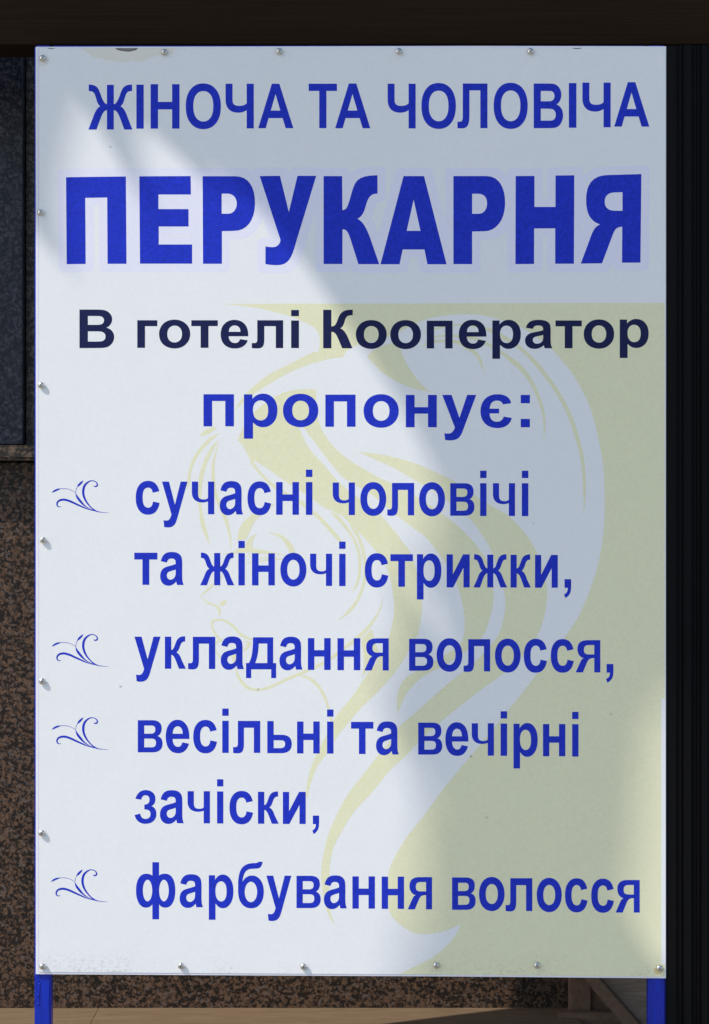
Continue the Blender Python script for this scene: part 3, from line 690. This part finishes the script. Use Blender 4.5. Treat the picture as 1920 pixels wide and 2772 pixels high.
# ---- frame behind the panel
def fbox(name, px0, py0, px1, py1, y0, y1, bevel=.0025):
    a = W(px0, py1); b = W(px1, py0)
    return box(name, (a.x, y0, a.z), (b.x, y1, b.z), M['frame'], sign, bevel, 3)
zb = -0.0
for px0, px1 in ((92.5, 138), (1756, 1803.5)):
    a = W(px0, 0); b = W(px1, 121)
    box('frame_post', (a.x, .0032, 0), (b.x, .0285, b.z), M['frame'], sign, .0028, 3)
fbox('frame_rail', 138.5, 121.5, 1755.5, 160, .0042, .0278)
fbox('frame_rail', 138.5, 2590, 1755.5, 2630, .0042, .0278)
fbox('frame_rail', 138.5, 1360, 1755.5, 1400, .0042, .0278)
# runs and blisters in the paint of the left post
for (x, y0_, y1_, r) in ((105.5, 2655, 2715, 2.4), (102, 2690, 2700, 3.0), (106, 2662, 2668, 3.2), (131, 2660, 2735, 1.4), (104, 2716, 2722, 3.4)):
    bm = bmesh.new(); n = 10
    rings = []
    for i in range(n + 1):
        s = i / n; rr = r * U * math.sin(math.pi * (.08 + .84 * s)) ** .5
        q = W(x + math.sin(s * 5) * .8, y0_ + (y1_ - y0_) * s)
        rings.append([bm.verts.new(Vector((q.x + math.cos(a_) * rr, .0034 - max(0, math.sin(a_)) * rr * .8, q.z)) - BASE) for a_ in [math.pi * k / 6 for k in range(7)]])
    for i in range(n):
        for k in range(6): bm.faces.new((rings[i][k], rings[i][k + 1], rings[i + 1][k + 1], rings[i + 1][k]))
    bmesh.ops.recalc_face_normals(bm, faces=bm.faces[:])
    o = finish(bm, 'paint_run', M['frame'], sign)
    for p in o.data.polygons: p.use_smooth = True

# ---- screws
def screw_mesh():
    bm = bmesh.new(); seg = 20
    prof = [(.0017, .002), (.0017, -.0022), (.0049, -.0024), (.0054, -.0030), (.0052, -.0042), (.0043, -.0054), (.0026, -.0062), (.0012, -.0064)]
    rings = [[bm.verts.new((r * math.cos(2*math.pi*k/seg), y, r * math.sin(2*math.pi*k/seg))) for k in range(seg)] for r, y in prof]
    for i in range(len(rings) - 1):
        for k in range(seg): bm.faces.new((rings[i][k], rings[i][(k+1) % seg], rings[i+1][(k+1) % seg], rings[i+1][k]))
    bm.faces.new(rings[-1])
    bmesh.ops.recalc_face_normals(bm, faces=bm.faces[:])
    me = bpy.data.meshes.new('screw'); bm.to_mesh(me); bm.free()
    for p in me.polygons: p.use_smooth = True
    me.materials.append(M['steel']); return me
def cross_mesh():
    a, b_ = .0027, .0006
    pts = [(-b_, a), (b_, a), (b_, b_), (a, b_), (a, -b_), (b_, -b_), (b_, -a), (-b_, -a), (-b_, -b_), (-a, -b_), (-a, b_), (-b_, b_)]
    bm = bmesh.new()
    f = [bm.verts.new((x, -.0066 + (abs(x) + abs(z)) * .12, z)) for x, z in pts]; g_ = [bm.verts.new((x, -.0050, z)) for x, z in pts]
    bm.faces.new(f); bm.faces.new(g_[::-1])
    for i in range(12): bm.faces.new((f[i], g_[i], g_[(i + 1) % 12], f[(i + 1) % 12]))
    bmesh.ops.recalc_face_normals(bm, faces=bm.faces[:])
    me = bpy.data.meshes.new('cross_recess'); bm.to_mesh(me); bm.free()
    me.materials.append(M['slot']); return me
sm, cm = screw_mesh(), cross_mesh()
first = None
for (px, py) in ((117, 159), (446, 143), (757, 141), (1080, 141), (1436, 141), (111, 577), (113, 1043), (118, 1462), (115.5, 1844), (114, 2254),
                 (117, 2615), (491, 2613), (822, 2615), (1181, 2612), (1453, 2612), (1785, 2620)):
    q = W(px, py); rz = random.uniform(0, math.pi / 2); tl = random.uniform(-.06, .06)
    if first is None:
        a = bpy.data.objects.new('screw', sm); b = bpy.data.objects.new('cross_recess', cm); first = (a, b)
    else: a, b = first[0].copy(), first[1].copy()
    COL.objects.link(a); COL.objects.link(b)
    a.parent = sign; b.parent = a
    a.location = Vector((q.x, -.0018, q.z)) - BASE; a.rotation_euler = (tl, rz, 0)

# ================================================================= added sheet out of frame, cut to throw the shade on the board
ZC = 4.1
def up(px, py):
    q = W(px, py); t_ = (ZC - q.z) / SUN.z
    p = q + SUN * t_; return (p.x, p.y)
outer = [(-3200, -2700), (-3200, -400), (-800, -400), (-600, 300), (20, 480), (90, 600), (190, 730), (172, 590), (180, 470), (200, 370), (228, 275), (275, 340), (330, 425), (425, 590),
         (392, 455), (385, 400), (392, 340), (440, 365), (500, 420), (600, 520), (610, 470), (650, 500), (740, 590), (840, 715), (945, 870), (1040, 1000), (1110, 1120), (1160, 1215),
         (1192, 1310), (1190, 1400), (1165, 1480), (1120, 1560), (1080, 1630), (1095, 1720), (1062, 1790), (1045, 1880), (1058, 1960), (1095, 2050), (1130, 2120),
         (1150, 2200), (1150, 2350), (1135, 2476), (1100, 2587), (1080, 2700), (1080, 3300), (2000, 3300), (1900, 2760), (1765, 2590), (1712, 2480), (1728, 2350),
         (1745, 2150), (1765, 1990), (1830, 1880), (2500, 1700), (2500, -2700)]
hole = [(1120, 1520), (1150, 1530), (1185, 1620), (1200, 1730), (1165, 1720), (1135, 1620)]  # gaps cut in the added sheet to let streaks of sun through
hole2 = [(1100, 1990), (1125, 2010), (1160, 2090), (1185, 2180), (1165, 2180), (1130, 2090)]
cs = [[up(*p) for p in c] for c in (outer, hole, hole2)]
tr = tessellate_polygon([[Vector((x, y, 0)) for x, y in c] for c in cs])
flat = [p for c in cs for p in c]
bm = bmesh.new()
tv = [bm.verts.new((x, y, ZC)) for x, y in flat]; bv = [bm.verts.new((x, y, ZC - .012)) for x, y in flat]
for a, b, c in tr:
    if len({a, b, c}) == 3:
        bm.faces.new((tv[a], tv[b], tv[c])); bm.faces.new((bv[c], bv[b], bv[a]))
k0 = 0
for c in cs:
    n = len(c)
    for i in range(n):
        a, b = k0 + i, k0 + (i + 1) % n
        bm.faces.new((tv[a], tv[b], bv[b], bv[a]))
    k0 += n
bmesh.ops.recalc_face_normals(bm, faces=bm.faces[:])
me = bpy.data.meshes.new('shade_caster'); bm.to_mesh(me); bm.free()
caster = link('shade_caster', me, M['canvas'])
tag(caster, 'added unseen grey sheet high above the signboard, cut to cast the shade on it', 'shade_caster')
